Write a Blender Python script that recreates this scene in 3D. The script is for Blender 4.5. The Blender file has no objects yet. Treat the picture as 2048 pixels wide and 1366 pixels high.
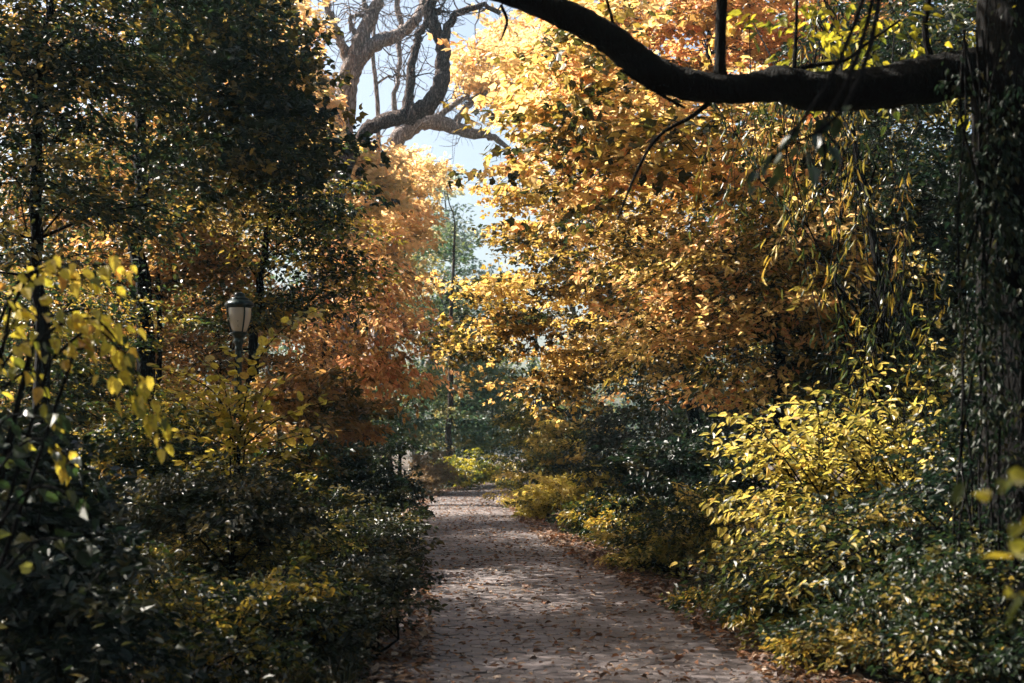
import bpy, math, random
import numpy as np
from mathutils import Vector
R = math.radians
sc = bpy.context.scene
col = sc.collection
# ------------------------------------------------------------------ camera
F = 2844.0                       # focal length in photo pixels (photo is 2048 wide) = 50 mm
CAM = np.array([0.0, 0.0, 1.6])
PITCH = math.atan(217 / F)
cd = bpy.data.cameras.new('camera'); cam = bpy.data.objects.new('camera', cd); col.objects.link(cam)
cd.lens = 50; cd.sensor_width = 36; cd.clip_start = 0.1; cd.clip_end = 2000
cam.location = CAM; cam.rotation_euler = (R(90) + PITCH, 0, 0)
cd.dof.use_dof = True; cd.dof.focus_distance = 19; cd.dof.aperture_fstop = 2.8
sc.camera = cam
# ------------------------------------------------------------------ light
SUN_AZ, SUN_EL = -64.0, 44.0     # degrees: azimuth from +Y (negative = left), elevation
sd = np.array([math.sin(R(SUN_AZ)) * math.cos(R(SUN_EL)), math.cos(R(SUN_AZ)) * math.cos(R(SUN_EL)), math.sin(R(SUN_EL))])
w = bpy.data.worlds.new('World'); sc.world = w; w.use_nodes = True
nt = w.node_tree; bg = nt.nodes['Background']
sky = nt.nodes.new('ShaderNodeTexSky'); sky.sky_type = 'NISHITA'; sky.sun_disc = False
sky.sun_elevation = R(SUN_EL); sky.sun_rotation = R(SUN_AZ); sky.dust_density = 4; sky.ozone_density = 0.0; sky.air_density = 1.0
nt.links.new(sky.outputs[0], bg.inputs[0]); bg.inputs[1].default_value = 0.056
sl = bpy.data.lights.new('sun', 'SUN'); sl.energy = 5.0; sl.angle = R(0.5); sl.color = (1.0, 0.93, 0.82)
so = bpy.data.objects.new('sun', sl); col.objects.link(so)
so.rotation_euler = Vector(-sd).to_track_quat('-Z', 'Y').to_euler(); so.location = (-10, 20, 30)
sc.view_settings.view_transform = 'Standard'; sc.view_settings.look = 'None'
sc.view_settings.exposure = 2.0; sc.view_settings.gamma = 1.0
sc.cycles.max_bounces = 5; sc.cycles.diffuse_bounces = 3; sc.cycles.transmission_bounces = 3
sc.cycles.glossy_bounces = 2; sc.cycles.volume_bounces = 0; sc.cycles.transparent_max_bounces = 4
sc.cycles.use_denoising = True; sc.cycles.use_adaptive_sampling = True
sc.cycles.sample_clamp_indirect = 4
HAZE = 0.00032

# ------------------------------------------------------------------ helpers
def at(px, py, D):
    """the point of the world on the ray of a photo pixel, D metres ahead"""
    x = (px - 1024) / F; v = (683 - py) / F
    d = np.array([x, math.cos(PITCH) - v * math.sin(PITCH), math.sin(PITCH) + v * math.cos(PITCH)])
    return CAM + d * (D / d[1])
def ppm(D): return F / D
def path_x(y):
    return np.interp(y, [0, 6, 10, 15, 20, 25, 30, 35, 40, 46, 53, 60, 66, 74, 84, 100],
                     [0.75, .74, .66, .40, -.05, -.55, -.80, -.95, -1.15, -1.25, -1.1, -.6, .3, 2.4, 6.0, 14])
HW = 1.72
def gz(x, y):
    x = np.asarray(x, float); y = np.asarray(y, float)
    d = np.abs(x - path_x(y)) - HW
    rise = np.clip(d / 3.0, 0, 1); rise = rise * rise * (3 - 2 * rise)
    z = rise * (0.22 + 0.12 * np.sin(x * .9 + 1.3) * np.cos(y * .55) + 0.10 * np.sin(x * .33 + y * .21))
    z = z + np.clip((d - 8) / 60, 0, 1) * 3.0
    return z
def put(o, parent=None):
    col.objects.link(o)
    if parent is not None: o.parent = parent
    return o
def tag(o, label=None, cat=None, group=None, kind=None):
    if label: o['label'] = label
    if cat: o['category'] = cat
    if group: o['group'] = group
    if kind: o['kind'] = kind
    return o
def empty(name, loc, label, cat, group=None):
    o = bpy.data.objects.new(name, None); col.objects.link(o); o.location = loc; o.empty_display_size = .3
    return tag(o, label, cat, group)
class MB:
    """collects verts / faces / per face tone, builds ONE mesh object"""
    def __init__(s): s.v = []; s.f = []; s.t = []; s.n = 0; s.sm = []
    def add(s, verts, faces, tone=0.5, smooth=True):
        """faces: int array (nf,k)"""
        verts = np.asarray(verts, float).reshape(-1, 3); faces = np.asarray(faces, int)
        s.v.append(verts); s.f.append(faces + s.n); s.n += len(verts)
        s.t.append(np.broadcast_to(np.asarray(tone, float), (len(faces),))); s.sm.append(np.full(len(faces), smooth))
    def build(s, name, mat, parent=None, origin=None):
        me = bpy.data.meshes.new(name)
        V = np.concatenate(s.v)
        off = np.zeros(3)
        if parent is not None: off = np.array(parent.location)
        elif origin is not None: off = np.array(origin)
        V = V - off
        me.vertices.add(len(V)); me.vertices.foreach_set('co', V.astype(np.float32).ravel())
        L = np.concatenate([f.ravel() for f in s.f]); cnt = np.concatenate([np.full(len(f), f.shape[1]) for f in s.f])
        me.loops.add(len(L)); me.loops.foreach_set('vertex_index', L.astype(np.int32))
        st = np.concatenate([[0], np.cumsum(cnt)[:-1]])
        me.polygons.add(len(cnt)); me.polygons.foreach_set('loop_start', st.astype(np.int32))
        me.polygons.foreach_set('use_smooth', np.concatenate(s.sm))
        at_ = me.attributes.new('tone', 'FLOAT', 'FACE'); at_.data.foreach_set('value', np.concatenate(s.t).astype(np.float32))
        me.update(calc_edges=True)
        if mat: me.materials.append(mat)
        o = bpy.data.objects.new(name, me); o.location = off if parent is None else (0, 0, 0)
        return put(o, parent)
    def tube(s, P, r, sides=6, rough=0.0, rng=None, tone=.5, cap=True):
        P = np.asarray(P, float); n = len(P); r = np.broadcast_to(np.asarray(r, float), (n,))
        T = np.gradient(P, axis=0); T /= np.linalg.norm(T, axis=1)[:, None] + 1e-9
        ref = np.array([.35, .9, .2]) if abs(T[0][2]) > .7 else np.array([0.1, .2, 1.0])
        U = np.cross(T, ref); U /= np.linalg.norm(U, axis=1)[:, None] + 1e-9
        W = np.cross(T, U)
        a = np.linspace(0, 2 * np.pi, sides, endpoint=False)
        rr = r[:, None] * np.ones((n, sides))
        if rough and rng is not None: rr = rr * (1 + rng.normal(0, rough, (n, sides)))
        V = P[:, None, :] + rr[..., None] * (np.cos(a)[None, :, None] * U[:, None, :] + np.sin(a)[None, :, None] * W[:, None, :])
        i = np.arange(n - 1)[:, None] * sides; j = np.arange(sides)[None, :]; k = (j + 1) % sides
        Fq = np.stack([i + j, i + k, i + sides + k, i + sides + j], -1).reshape(-1, 4)
        s.add(V, Fq, tone)
        if cap and r[-1] > .02:
            s.add(V[-1], [list(range(sides))], tone)
    def lathe(s, prof, c, seg=24, tone=.5, smooth=True):
        prof = np.array(prof, float); a = np.linspace(0, 2 * np.pi, seg, endpoint=False)
        V = np.stack([prof[:, 0:1] * np.cos(a) + c[0], prof[:, 0:1] * np.sin(a) + c[1], prof[:, 1:2] + 0 * a + c[2]], -1)
        n = len(prof); i = np.arange(n - 1)[:, None] * seg; j = np.arange(seg)[None, :]; k = (j + 1) % seg
        s.add(V, np.stack([i + j, i + k, i + seg + k, i + seg + j], -1).reshape(-1, 4), tone, smooth)

def smooth_line(P, n=4, extra=None):
    """Catmull-Rom resample of a polyline; columns beyond xyz are interpolated too"""
    P = np.asarray(P, float); Q = np.vstack([2 * P[0] - P[1], P, 2 * P[-1] - P[-2]]); out = []
    for i in range(1, len(Q) - 2):
        for t in np.linspace(0, 1, n, endpoint=False):
            a, b, c, d = Q[i - 1], Q[i], Q[i + 1], Q[i + 2]
            out.append(.5 * (2 * b + (c - a) * t + (2 * a - 5 * b + 4 * c - d) * t * t + (3 * b - a - 3 * c + d) * t ** 3))
    out.append(P[-1]); return np.array(out)

# leaf templates: x across, y along, z up; faces
SH = {
 'kite': (np.array([[0, 0, 0], [.34, .42, .05], [0, 1, -.08], [-.34, .42, .05]]), [[0, 1, 2, 3]]),
 'oval': (np.array([[0, 0, 0], [.28, .22, .08], [.24, .62, .06], [0, 1.08, -.16], [-.24, .62, .06], [-.28, .22, .08]]), [[0, 1, 2, 3], [0, 3, 4, 5]]),
 'round': (np.array([[0, 0, 0], [.38, .12, .06], [.46, .5, .07], [.26, .86, 0], [0, 1.02, -.1], [-.26, .86, 0], [-.46, .5, .07], [-.38, .12, .06]]),
           [[0, 1, 2, 3], [0, 3, 4, 5], [0, 5, 6, 7]]),
 'narrow': (np.array([[0, 0, 0], [.085, .3, .03], [.065, .7, .0], [0, 1.05, -.2], [-.065, .7, .0], [-.085, .3, .03]]), [[0, 1, 2, 3], [0, 3, 4, 5]]),
 'maple': (np.array([[0, 0, 0], [.28, -.02, .02], [.30, .22, .05], [.58, .40, -.06], [.30, .52, .03], [.22, .66, .02], [0, 1, -.12],
                     [-.22, .66, .02], [-.30, .52, .03], [-.58, .40, -.06], [-.30, .22, .05], [-.28, -.02, .02]]),
           [[0, 1, 2, 3], [0, 3, 4, 5], [0, 5, 6, 7], [0, 7, 8, 9], [0, 9, 10, 11]]),
}
def norm(a): return a / (np.linalg.norm(a, axis=-1, keepdims=True) + 1e-9)
def leaves(mb, pos, dirv, nrm, size, shape, tone):
    T, Fc = SH[shape]
    d = norm(dirv); s = norm(np.cross(d, nrm)); n = np.cross(s, d)
    size = np.asarray(size)[:, None, None]
    V = pos[:, None, :] + size * (T[None, :, 0:1] * s[:, None, :] + T[None, :, 1:2] * d[:, None, :] + T[None, :, 2:3] * n[:, None, :])
    N = len(pos); base = (np.arange(N) * len(T))[:, None, None]
    Fa = (np.array(Fc)[None] + base).reshape(-1, 4)
    mb.add(V.reshape(-1, 3), Fa, np.repeat(tone, len(Fc)), smooth=False)

UP = np.array([0, 0, 1.0])
def spray_leaves(mb, C, A, L, W, m, shape, size, rng, droop=.25, tilt=.45, hang=0., thick=.12, tone_spray=.5, tone0=0., side_n=6):
    S = len(C); A = norm(A)
    Sd = norm(np.cross(A, UP + rng.normal(0, .15, (S, 3)))); Nn = np.cross(Sd, A)
    L = np.broadcast_to(L, (S,))[:, None]; W = np.broadcast_to(W, (S,))[:, None]
    k = rng.integers(0, side_n, (S, m)); sgn = rng.choice([-1., 1.], (S, m)); t = rng.random((S, m)) ** .8
    u = (k + .5) / side_n * 2 - 1 + t * .45 + rng.normal(0, .04, (S, m))
    env = np.sqrt(np.clip(1 - (u * .85) ** 2, 0.05, 1))
    wv = sgn * t * env + rng.normal(0, .04, (S, m))
    h = rng.normal(0, thick, (S, m))
    P = (C[:, None] + A[:, None] * (u * L)[..., None] + Sd[:, None] * (wv * W)[..., None] + Nn[:, None] * (h * W)[..., None])
    P[..., 2] -= droop * L * ((u + 1) / 2) ** 2 + droop * .5 * W * wv ** 2
    d = A[:, None] * .8 + Sd[:, None] * (sgn * .8)[..., None] + rng.normal(0, .45, (S, m, 3)); d[..., 2] -= .25 + hang
    nn = (UP + .25 * Nn[:, None]) + rng.normal(0, tilt, (S, m, 3))
    if hang > .8: nn = rng.normal(0, 1, (S, m, 3)) * [1, 1, .3]
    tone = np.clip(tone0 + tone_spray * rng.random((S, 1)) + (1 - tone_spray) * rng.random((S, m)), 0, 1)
    sz = size * rng.uniform(.6, 1.25, (S, m))
    leaves(mb, P.reshape(-1, 3), d.reshape(-1, 3), nn.reshape(-1, 3), sz.ravel(), shape, tone.ravel())

# ------------------------------------------------------------------ materials
def newmat(name):
    m = bpy.data.materials.new(name); m.use_nodes = True; n = m.node_tree; n.nodes.clear()
    out = n.nodes.new('ShaderNodeOutputMaterial'); return m, n, out
def nd(n, t, **k):
    x = n.nodes.new(t)
    for a, b in k.items(): setattr(x, a, b)
    return x
def ramp(n, stops, fac=None, interp='LINEAR'):
    r = n.nodes.new('ShaderNodeValToRGB'); e = r.color_ramp; e.interpolation = interp
    while len(e.elements) < len(stops): e.elements.new(.5)
    for i, (p, c) in enumerate(stops): e.elements[i].position = p; e.elements[i].color = (*c, 1)
    if fac is not None: n.links.new(fac, r.inputs[0])
    return r
LM = {}
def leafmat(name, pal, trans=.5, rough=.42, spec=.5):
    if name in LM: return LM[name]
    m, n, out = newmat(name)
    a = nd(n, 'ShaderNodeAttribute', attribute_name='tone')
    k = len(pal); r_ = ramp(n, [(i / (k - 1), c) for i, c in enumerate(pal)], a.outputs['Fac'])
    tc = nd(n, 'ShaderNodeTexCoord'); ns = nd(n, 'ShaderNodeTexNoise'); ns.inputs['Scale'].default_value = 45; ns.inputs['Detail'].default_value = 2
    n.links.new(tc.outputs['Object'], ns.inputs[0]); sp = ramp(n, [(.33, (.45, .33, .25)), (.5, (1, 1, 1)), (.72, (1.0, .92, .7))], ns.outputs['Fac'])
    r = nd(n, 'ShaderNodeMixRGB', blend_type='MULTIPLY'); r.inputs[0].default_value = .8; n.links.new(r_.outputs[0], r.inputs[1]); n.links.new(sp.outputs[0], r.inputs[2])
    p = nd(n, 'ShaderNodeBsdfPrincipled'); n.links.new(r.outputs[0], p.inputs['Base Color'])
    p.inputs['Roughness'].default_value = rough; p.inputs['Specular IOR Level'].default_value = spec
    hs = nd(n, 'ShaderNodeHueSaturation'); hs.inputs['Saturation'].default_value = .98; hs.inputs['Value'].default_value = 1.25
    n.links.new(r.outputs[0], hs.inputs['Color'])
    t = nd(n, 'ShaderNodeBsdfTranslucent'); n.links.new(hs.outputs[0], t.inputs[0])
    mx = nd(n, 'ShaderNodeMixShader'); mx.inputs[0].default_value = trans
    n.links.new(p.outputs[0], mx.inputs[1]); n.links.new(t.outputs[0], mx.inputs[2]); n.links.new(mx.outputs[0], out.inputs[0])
    LM[name] = m; return m
PAL = {
 'gold': [(.010, .02, .008), (.02, .03, .008), (.05, .05, .01), (.30, .22, .03), (.68, .48, .13), (.80, .58, .22), (.80, .52, .22), (.74, .36, .12), (.66, .24, .07)],  # near-black entries put the shade of crown gaps into the leaf colour
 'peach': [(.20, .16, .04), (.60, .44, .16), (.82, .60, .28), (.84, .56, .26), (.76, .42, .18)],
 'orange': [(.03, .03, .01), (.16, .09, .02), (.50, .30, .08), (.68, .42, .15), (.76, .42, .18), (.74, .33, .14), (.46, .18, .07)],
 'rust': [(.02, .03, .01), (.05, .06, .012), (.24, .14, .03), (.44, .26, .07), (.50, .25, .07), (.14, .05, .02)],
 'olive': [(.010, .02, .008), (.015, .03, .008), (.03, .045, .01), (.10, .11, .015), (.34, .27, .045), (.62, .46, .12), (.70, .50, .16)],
 'yellow': [(.02, .03, .008), (.10, .10, .015), (.34, .28, .04), (.50, .40, .07), (.58, .46, .11), (.48, .30, .06)],
 'lime': [(.02, .035, .008), (.10, .12, .012), (.42, .36, .02), (.55, .42, .03)],
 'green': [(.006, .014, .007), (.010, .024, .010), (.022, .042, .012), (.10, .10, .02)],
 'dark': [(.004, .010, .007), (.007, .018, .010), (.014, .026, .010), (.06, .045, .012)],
 'mixed': [(.006, .014, .006), (.008, .018, .007), (.014, .03, .010), (.05, .08, .015), (.20, .16, .02), (.46, .33, .04), (.34, .14, .03)],
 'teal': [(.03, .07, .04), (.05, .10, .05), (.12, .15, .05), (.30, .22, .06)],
 'litter': [(.04, .02, .012), (.10, .045, .02), (.20, .08, .035), (.26, .14, .06), (.42, .34, .28)],
 'weed': [(.006, .012, .005), (.014, .022, .007), (.035, .035, .010), (.20, .14, .035)],
 'dry': [(.12, .08, .04), (.22, .14, .06), (.26, .18, .08)],
}
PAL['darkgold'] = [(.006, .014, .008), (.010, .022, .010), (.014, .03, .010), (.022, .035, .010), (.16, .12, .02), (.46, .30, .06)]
PAL['amber'] = [(.010, .018, .008), (.02, .028, .008), (.06, .05, .010), (.38, .26, .04), (.66, .45, .11), (.76, .52, .19), (.62, .32, .08)]
PAL['elm'] = [(.10, .10, .015), (.44, .36, .04), (.58, .45, .06), (.50, .28, .05)]
PAL['near'] = [(.02, .04, .01), (.22, .22, .02), (.58, .47, .04), (.66, .50, .06), (.40, .20, .03)]
def lm(key, trans=.5, rough=.42, spec=.5): return leafmat('leaf_' + key + ('' if (trans, rough) == (.5, .42) else '_%d_%d' % (trans * 100, rough * 100)), PAL[key], trans, rough, spec)
def barkmat(name, c1, c2, scale=6, bump=.6):
    m, n, out = newmat(name)
    tc = nd(n, 'ShaderNodeTexCoord'); mp = nd(n, 'ShaderNodeMapping'); mp.inputs['Scale'].default_value = (1, 1, .22)
    n.links.new(tc.outputs['Object'], mp.inputs[0])
    v = nd(n, 'ShaderNodeTexVoronoi', feature='DISTANCE_TO_EDGE'); v.inputs['Scale'].default_value = scale * 2.5
    ns = nd(n, 'ShaderNodeTexNoise'); ns.inputs['Scale'].default_value = scale; ns.inputs['Detail'].default_value = 6
    n.links.new(mp.outputs[0], ns.inputs[0])
    ad = nd(n, 'ShaderNodeMixRGB', blend_type='ADD'); ad.inputs[0].default_value = .25
    n.links.new(mp.outputs[0], ad.inputs[1]); n.links.new(ns.outputs['Color'], ad.inputs[2]); n.links.new(ad.outputs[0], v.inputs[0])
    r = ramp(n, [(0.02, c1), (.35, c2)], v.outputs['Distance'])
    mxx = nd(n, 'ShaderNodeMixRGB', blend_type='MULTIPLY'); mxx.inputs[0].default_value = .7
    n.links.new(r.outputs[0], mxx.inputs[1]); r2 = ramp(n, [(.3, (.5, .5, .5)), (.7, (1, 1, 1))], ns.outputs['Fac']); n.links.new(r2.outputs[0], mxx.inputs[2])
    p = nd(n, 'ShaderNodeBsdfPrincipled'); p.inputs['Roughness'].default_value = .95; p.inputs['Specular IOR Level'].default_value = .15
    n.links.new(mxx.outputs[0], p.inputs['Base Color'])
    mt = nd(n, 'ShaderNodeMath', operation='MINIMUM'); mt.inputs[1].default_value = .3; n.links.new(v.outputs['Distance'], mt.inputs[0])
    b = nd(n, 'ShaderNodeBump'); b.inputs['Strength'].default_value = bump; b.inputs['Distance'].default_value = .12
    n.links.new(mt.outputs[0], b.inputs['Height']); n.links.new(b.outputs[0], p.inputs['Normal'])
    n.links.new(p.outputs[0], out.inputs[0]); return m
BARK = barkmat('bark_brown', (.02, .014, .01), (.12, .09, .07))
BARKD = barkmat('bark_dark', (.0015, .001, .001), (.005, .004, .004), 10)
BARKO = barkmat('bark_oak', (.12, .09, .08), (.44, .37, .34), 5, .9)
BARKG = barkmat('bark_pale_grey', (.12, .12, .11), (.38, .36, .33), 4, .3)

# ------------------------------------------------------------------ setting: ground, path
def ground():
    xs = np.unique(np.concatenate([np.linspace(-170, -40, 24), np.linspace(-40, 40, 161), np.linspace(40, 170, 24)]))
    ys = np.unique(np.concatenate([np.linspace(-60, 0, 12), np.linspace(0, 100, 201), np.linspace(100, 300, 30)]))
    X, Y = np.meshgrid(xs, ys); Z = gz(X, Y) - .035
    V = np.stack([X, Y, Z], -1).reshape(-1, 3); nx = len(xs); i = np.arange(len(ys) - 1)[:, None] * nx; j = np.arange(nx - 1)[None]
    mb = MB(); mb.add(V, np.stack([i + j, i + j + 1, i + nx + j + 1, i + nx + j], -1).reshape(-1, 4))
    m, n, out = newmat('forest_soil'); tc = nd(n, 'ShaderNodeTexCoord')
    ns = nd(n, 'ShaderNodeTexNoise'); ns.inputs['Scale'].default_value = 9; ns.inputs['Detail'].default_value = 8
    n.links.new(tc.outputs['Object'], ns.inputs[0])
    v = nd(n, 'ShaderNodeTexVoronoi'); v.inputs['Scale'].default_value = 14; n.links.new(tc.outputs['Object'], v.inputs[0])
    r = ramp(n, [(.3, (.025, .018, .012)), (.5, (.06, .04, .025)), (.7, (.10, .06, .03))], ns.outputs['Fac'])
    mx = nd(n, 'ShaderNodeMixRGB', blend_type='OVERLAY'); mx.inputs[0].default_value = .4
    n.links.new(r.outputs[0], mx.inputs[1]); n.links.new(v.outputs['Color'], mx.inputs[2])
    p = nd(n, 'ShaderNodeBsdfPrincipled'); p.inputs['Roughness'].default_value = .95; n.links.new(mx.outputs[0], p.inputs[0])
    b = nd(n, 'ShaderNodeBump'); b.inputs['Strength'].default_value = .7; b.inputs['Distance'].default_value = .05
    n.links.new(ns.outputs['Fac'], b.inputs['Height']); n.links.new(b.outputs[0], p.inputs['Normal']); n.links.new(p.outputs[0], out.inputs[0])
    tag(mb.build('ground', m), kind='structure')
ground()
def path():
    rng = np.random.default_rng(3)
    mb = MB()
    ys = np.linspace(-6, 90, 193); cx = path_x(ys)
    # bedding sheet, slightly cambered
    us = np.linspace(-1, 1, 13); hw = HW + .12
    V = np.stack([cx[:, None] + us * hw, ys[:, None] + 0 * us, .004 + .03 * (1 - us[None] ** 2) + 0 * ys[:, None]], -1); nx = len(us)
    i = np.arange(len(ys) - 1)[:, None] * nx; j = np.arange(nx - 1)[None]
    mb.add(V, np.stack([i + j, i + j + 1, i + nx + j + 1, i + nx + j], -1).reshape(-1, 4), 0.0)
    # hexagonal setts, each a bevelled block slightly out of level
    r = .096; dx = r * math.sqrt(3); dy = 1.5 * r
    rows = int(94 / dy); cols = int(2 * HW / dx)
    C = []
    for a in range(rows):
        y = -5 + a * dy
        for c in range(-cols // 2, cols // 2 + 1):
            u = c * dx + (dx / 2 if a % 2 else 0)
            if abs(u) < HW - rng.uniform(0, .12): C.append((u, y))
    C = np.array(C); N = len(C)
    slope = np.gradient(path_x(np.arange(-6, 91.)), np.arange(-6, 91.))
    ang = np.arange(6) * np.pi / 3 + np.pi / 6
    low = .055 * np.sin(C[:, 1] * 1.1 + C[:, 0] * .8) * .12 + .02 * np.sin(C[:, 0] * 2.3 + C[:, 1] * .37) * .4
    z0 = .03 * (1 - (C[:, 0] / HW) ** 2) + .028 + low + rng.normal(0, .0022, N)
    tx = rng.normal(0, .016, N); ty = rng.normal(0, .016, N)
    rings = []
    for rad, dz in ((r * .99, -.02), (r * .985, -.005), (r * .93, 0.0)):
        X = rad * np.cos(ang)[None] * np.ones((N, 1)); Y = rad * np.sin(ang)[None] * np.ones((N, 1))
        rings.append(np.stack([path_x(C[:, 1:2] + Y) + C[:, 0:1] + X, C[:, 1:2] + Y, z0[:, None] + dz + tx[:, None] * X + ty[:, None] * Y], -1))
    V = np.concatenate(rings, 1)  # N,18,3
    base = (np.arange(N) * 18)[:, None, None]
    q = [[a_ * 6 + b_, a_ * 6 + (b_ + 1) % 6, a_ * 6 + 6 + (b_ + 1) % 6, a_ * 6 + 6 + b_] for a_ in (0, 1) for b_ in range(6)]
    Q = (np.array(q)[None] + base).reshape(-1, 4); H = (np.array([[12, 13, 14, 15, 16, 17]])[None] + base).reshape(-1, 6)
    tone = np.clip(.35 + .6 * rng.random(N), 0, 1)
    mb.add(V.reshape(-1, 3), Q, np.repeat(tone * .8, 12), smooth=False); n0 = mb.n - N * 18
    mb.f.append(H + n0); mb.t.append(tone); mb.sm.append(np.full(N, False))
    m, n, out = newmat('asphalt_block_paving'); tc = nd(n, 'ShaderNodeTexCoord')
    a = nd(n, 'ShaderNodeAttribute', attribute_name='tone')
    r0 = ramp(n, [(0, (.05, .043, .043)), (.3, (.080, .064, .062)), (1, (.145, .118, .115))], a.outputs['Fac'])
    ns = nd(n, 'ShaderNodeTexNoise'); ns.inputs['Scale'].default_value = 90; ns.inputs['Detail'].default_value = 4; n.links.new(tc.outputs['Object'], ns.inputs[0])
    n2 = nd(n, 'ShaderNodeTexNoise'); n2.inputs['Scale'].default_value = .9; n2.inputs['Detail'].default_value = 5; n.links.new(tc.outputs['Object'], n2.inputs[0])
    r2 = ramp(n, [(.38, (.42, .38, .36)), (.6, (1.1, 1.1, 1.1))], n2.outputs['Fac'])
    mx = nd(n, 'ShaderNodeMixRGB', blend_type='MULTIPLY'); mx.inputs[0].default_value = 1; n.links.new(r0.outputs[0], mx.inputs[1]); n.links.new(r2.outputs[0], mx.inputs[2])
    r3 = ramp(n, [(.35, (.6, .6, .6)), (.65, (1.2, 1.2, 1.2))], ns.outputs['Fac'])
    mx2 = nd(n, 'ShaderNodeMixRGB', blend_type='MULTIPLY'); mx2.inputs[0].default_value = .7; n.links.new(mx.outputs[0], mx2.inputs[1]); n.links.new(r3.outputs[0], mx2.inputs[2])
    p = nd(n, 'ShaderNodeBsdfPrincipled'); p.inputs['Roughness'].default_value = .62; n.links.new(mx2.outputs[0], p.inputs[0])
    b = nd(n, 'ShaderNodeBump'); b.inputs['Strength'].default_value = .5; b.inputs['Distance'].default_value = .008
    n.links.new(ns.outputs['Fac'], b.inputs['Height']); n.links.new(b.outputs[0], p.inputs['Normal']); n.links.new(p.outputs[0], out.inputs[0])
    tag(mb.build('path', m), kind='structure')
path()

# ------------------------------------------------------------------ plants
NLEAF = [0]
def blob_pts(blobs, n, rng, shell=.5):
    """blobs: (px, py, rx_px, ry_px, D, depth_m[, weight])"""
    w = np.array([b[6] if len(b) > 6 else b[2] * b[3] / 1e4 for b in blobs], float); w /= w.sum()
    k = rng.choice(len(blobs), n, p=w)
    B = [(np.array(b[7:10]), b[10], b[11], b[12]) if len(b) > 7 else (at(b[0], b[1], b[4]), b[2] / ppm(b[4]), b[5], b[3] / ppm(b[4])) for b in blobs]
    c = np.array([b[0] for b in B])[k]; rad = np.array([[b[1], b[2], b[3]] for b in B])[k]
    d = norm(rng.normal(0, 1, (n, 3))) * (rng.random((n, 1)) ** shell) * (1 + np.abs(rng.normal(0, .22, (n, 1))))
    P = c + d * rad
    P[:, 2] = np.maximum(P[:, 2], gz(P[:, 0], P[:, 1]) + .12)
    return P
def plant(name, label, cat, base, trunk, blobs, n, m, shape, size, mat, bark, seed, L=.55, W=.35, droop=.25, tilt=.75, hang=0.,
          tr=.12, group=None, stems=0, shell=.5, tone0=0., axis=None, twig=.006, crown='crown', stem='trunk', thick=.12, tspray=.68, sides=5):
    """a tree or shrub: stem skeleton grown out to every leaf spray; base = (x, y) or trunk polyline in world coordinates"""
    rng = np.random.default_rng(seed)
    bz = float(gz(base[0], base[1])); o = empty(name, (base[0], base[1], bz), label, cat, group)
    C = blob_pts(blobs, n, rng, shell)
    tp = [np.array([base[0], base[1], bz - .05])] + [np.array(t, float) for t in trunk]
    if len(tp) == 1: tp.append(tp[0] + [0, 0, .25])
    T = smooth_line(np.array(tp), 5); nt_ = len(T)
    T[1:-1] += rng.normal(0, tr * .2, (nt_ - 2, 3)) * [1, 1, .3]
    tl = np.concatenate([[0], np.cumsum(np.linalg.norm(np.diff(T, axis=0), axis=1))])
    TR = tr * (1 - .75 * tl / tl[-1]); TR[0] *= 1.35
    wood = MB(); crownmb = MB()
    wood.tube(T, TR, 9 if tr > .08 else 6, .05, rng)
    nodes = [T[i] for i in range(1, nt_)]; plen = [tl[i] * .6 for i in range(1, nt_)]; nr = [TR[i] for i in range(1, nt_)]
    if stems:
        nodes = [T[0] + [0, 0, .1]]; plen = [0.]; nr = [tr]
    order = np.argsort(np.min(np.linalg.norm(C[:, None] - np.array(nodes)[None, ::2], axis=2), axis=1))
    A = np.zeros((n, 3)); ctr = T[-1]
    chains = []
    for q in order:
        c = C[q]; N_ = np.array(nodes); dv = c - N_; dist = np.linalg.norm(dv, axis=1)
        cost = dist + .45 * np.array(plen) + .8 * np.clip(-dv[:, 2], 0, 9)
        k = int(np.argmin(cost)); p0 = N_[k]
        if axis is not None: a = np.array(axis, float) + rng.normal(0, .3, 3)
        else:
            a = c - p0; a = a / (np.linalg.norm(a) + 1e-6); a = a * .7 + rng.normal(0, .45, 3); a[2] = a[2] * .35 - .02
        a = a / np.linalg.norm(a); A[q] = a
        s = c - a * L * .9
        seg = max(2, int(np.linalg.norm(s - p0) / .35) + 1); tt = np.linspace(0, 1, min(seg, 8))[:, None]
        H = np.linalg.norm(s - p0)
        mid = p0 + (s - p0) * tt + UP * (np.sin(tt * np.pi) * H * .12) + rng.normal(0, .03 * H / 2 + .01, (len(tt), 3)) * np.sin(tt * np.pi)
        dr = UP * (droop * L)
        pts = np.vstack([mid, [c - dr * .25], [c + a * L * .95 - dr]])
        chains.append((pts, min(nr[k] * .8, twig * 1.2 + .010 * H + twig), k))
        kk = len(mid); r0 = chains[-1][1]
        for i in range(1, kk):
            nodes.append(mid[i]); plen.append(plen[k] + H * i / (kk - 1)); nr.append(max(twig, r0 * (1 - .6 * i / kk)))
    for pts, r0, k in chains:
        rr = np.linspace(r0, twig * .5, len(pts)); wood.tube(pts, rr, 4 if r0 < .03 else sides, cap=False)
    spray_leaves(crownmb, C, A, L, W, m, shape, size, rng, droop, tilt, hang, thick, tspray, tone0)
    NLEAF[0] += n * m
    wood.build(stem, bark, o); crownmb.build(crown, mat, o)
    return o

def shade_blob(w, x, y, z, rx, ry, rz): return (0, 0, 0, 0, 0, 0, w, x, y, z, rx, ry, rz)
def GX(px, D): return float((px - 1024) / F * D)
def base(px, D): return (GX(px, D), D)

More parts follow.
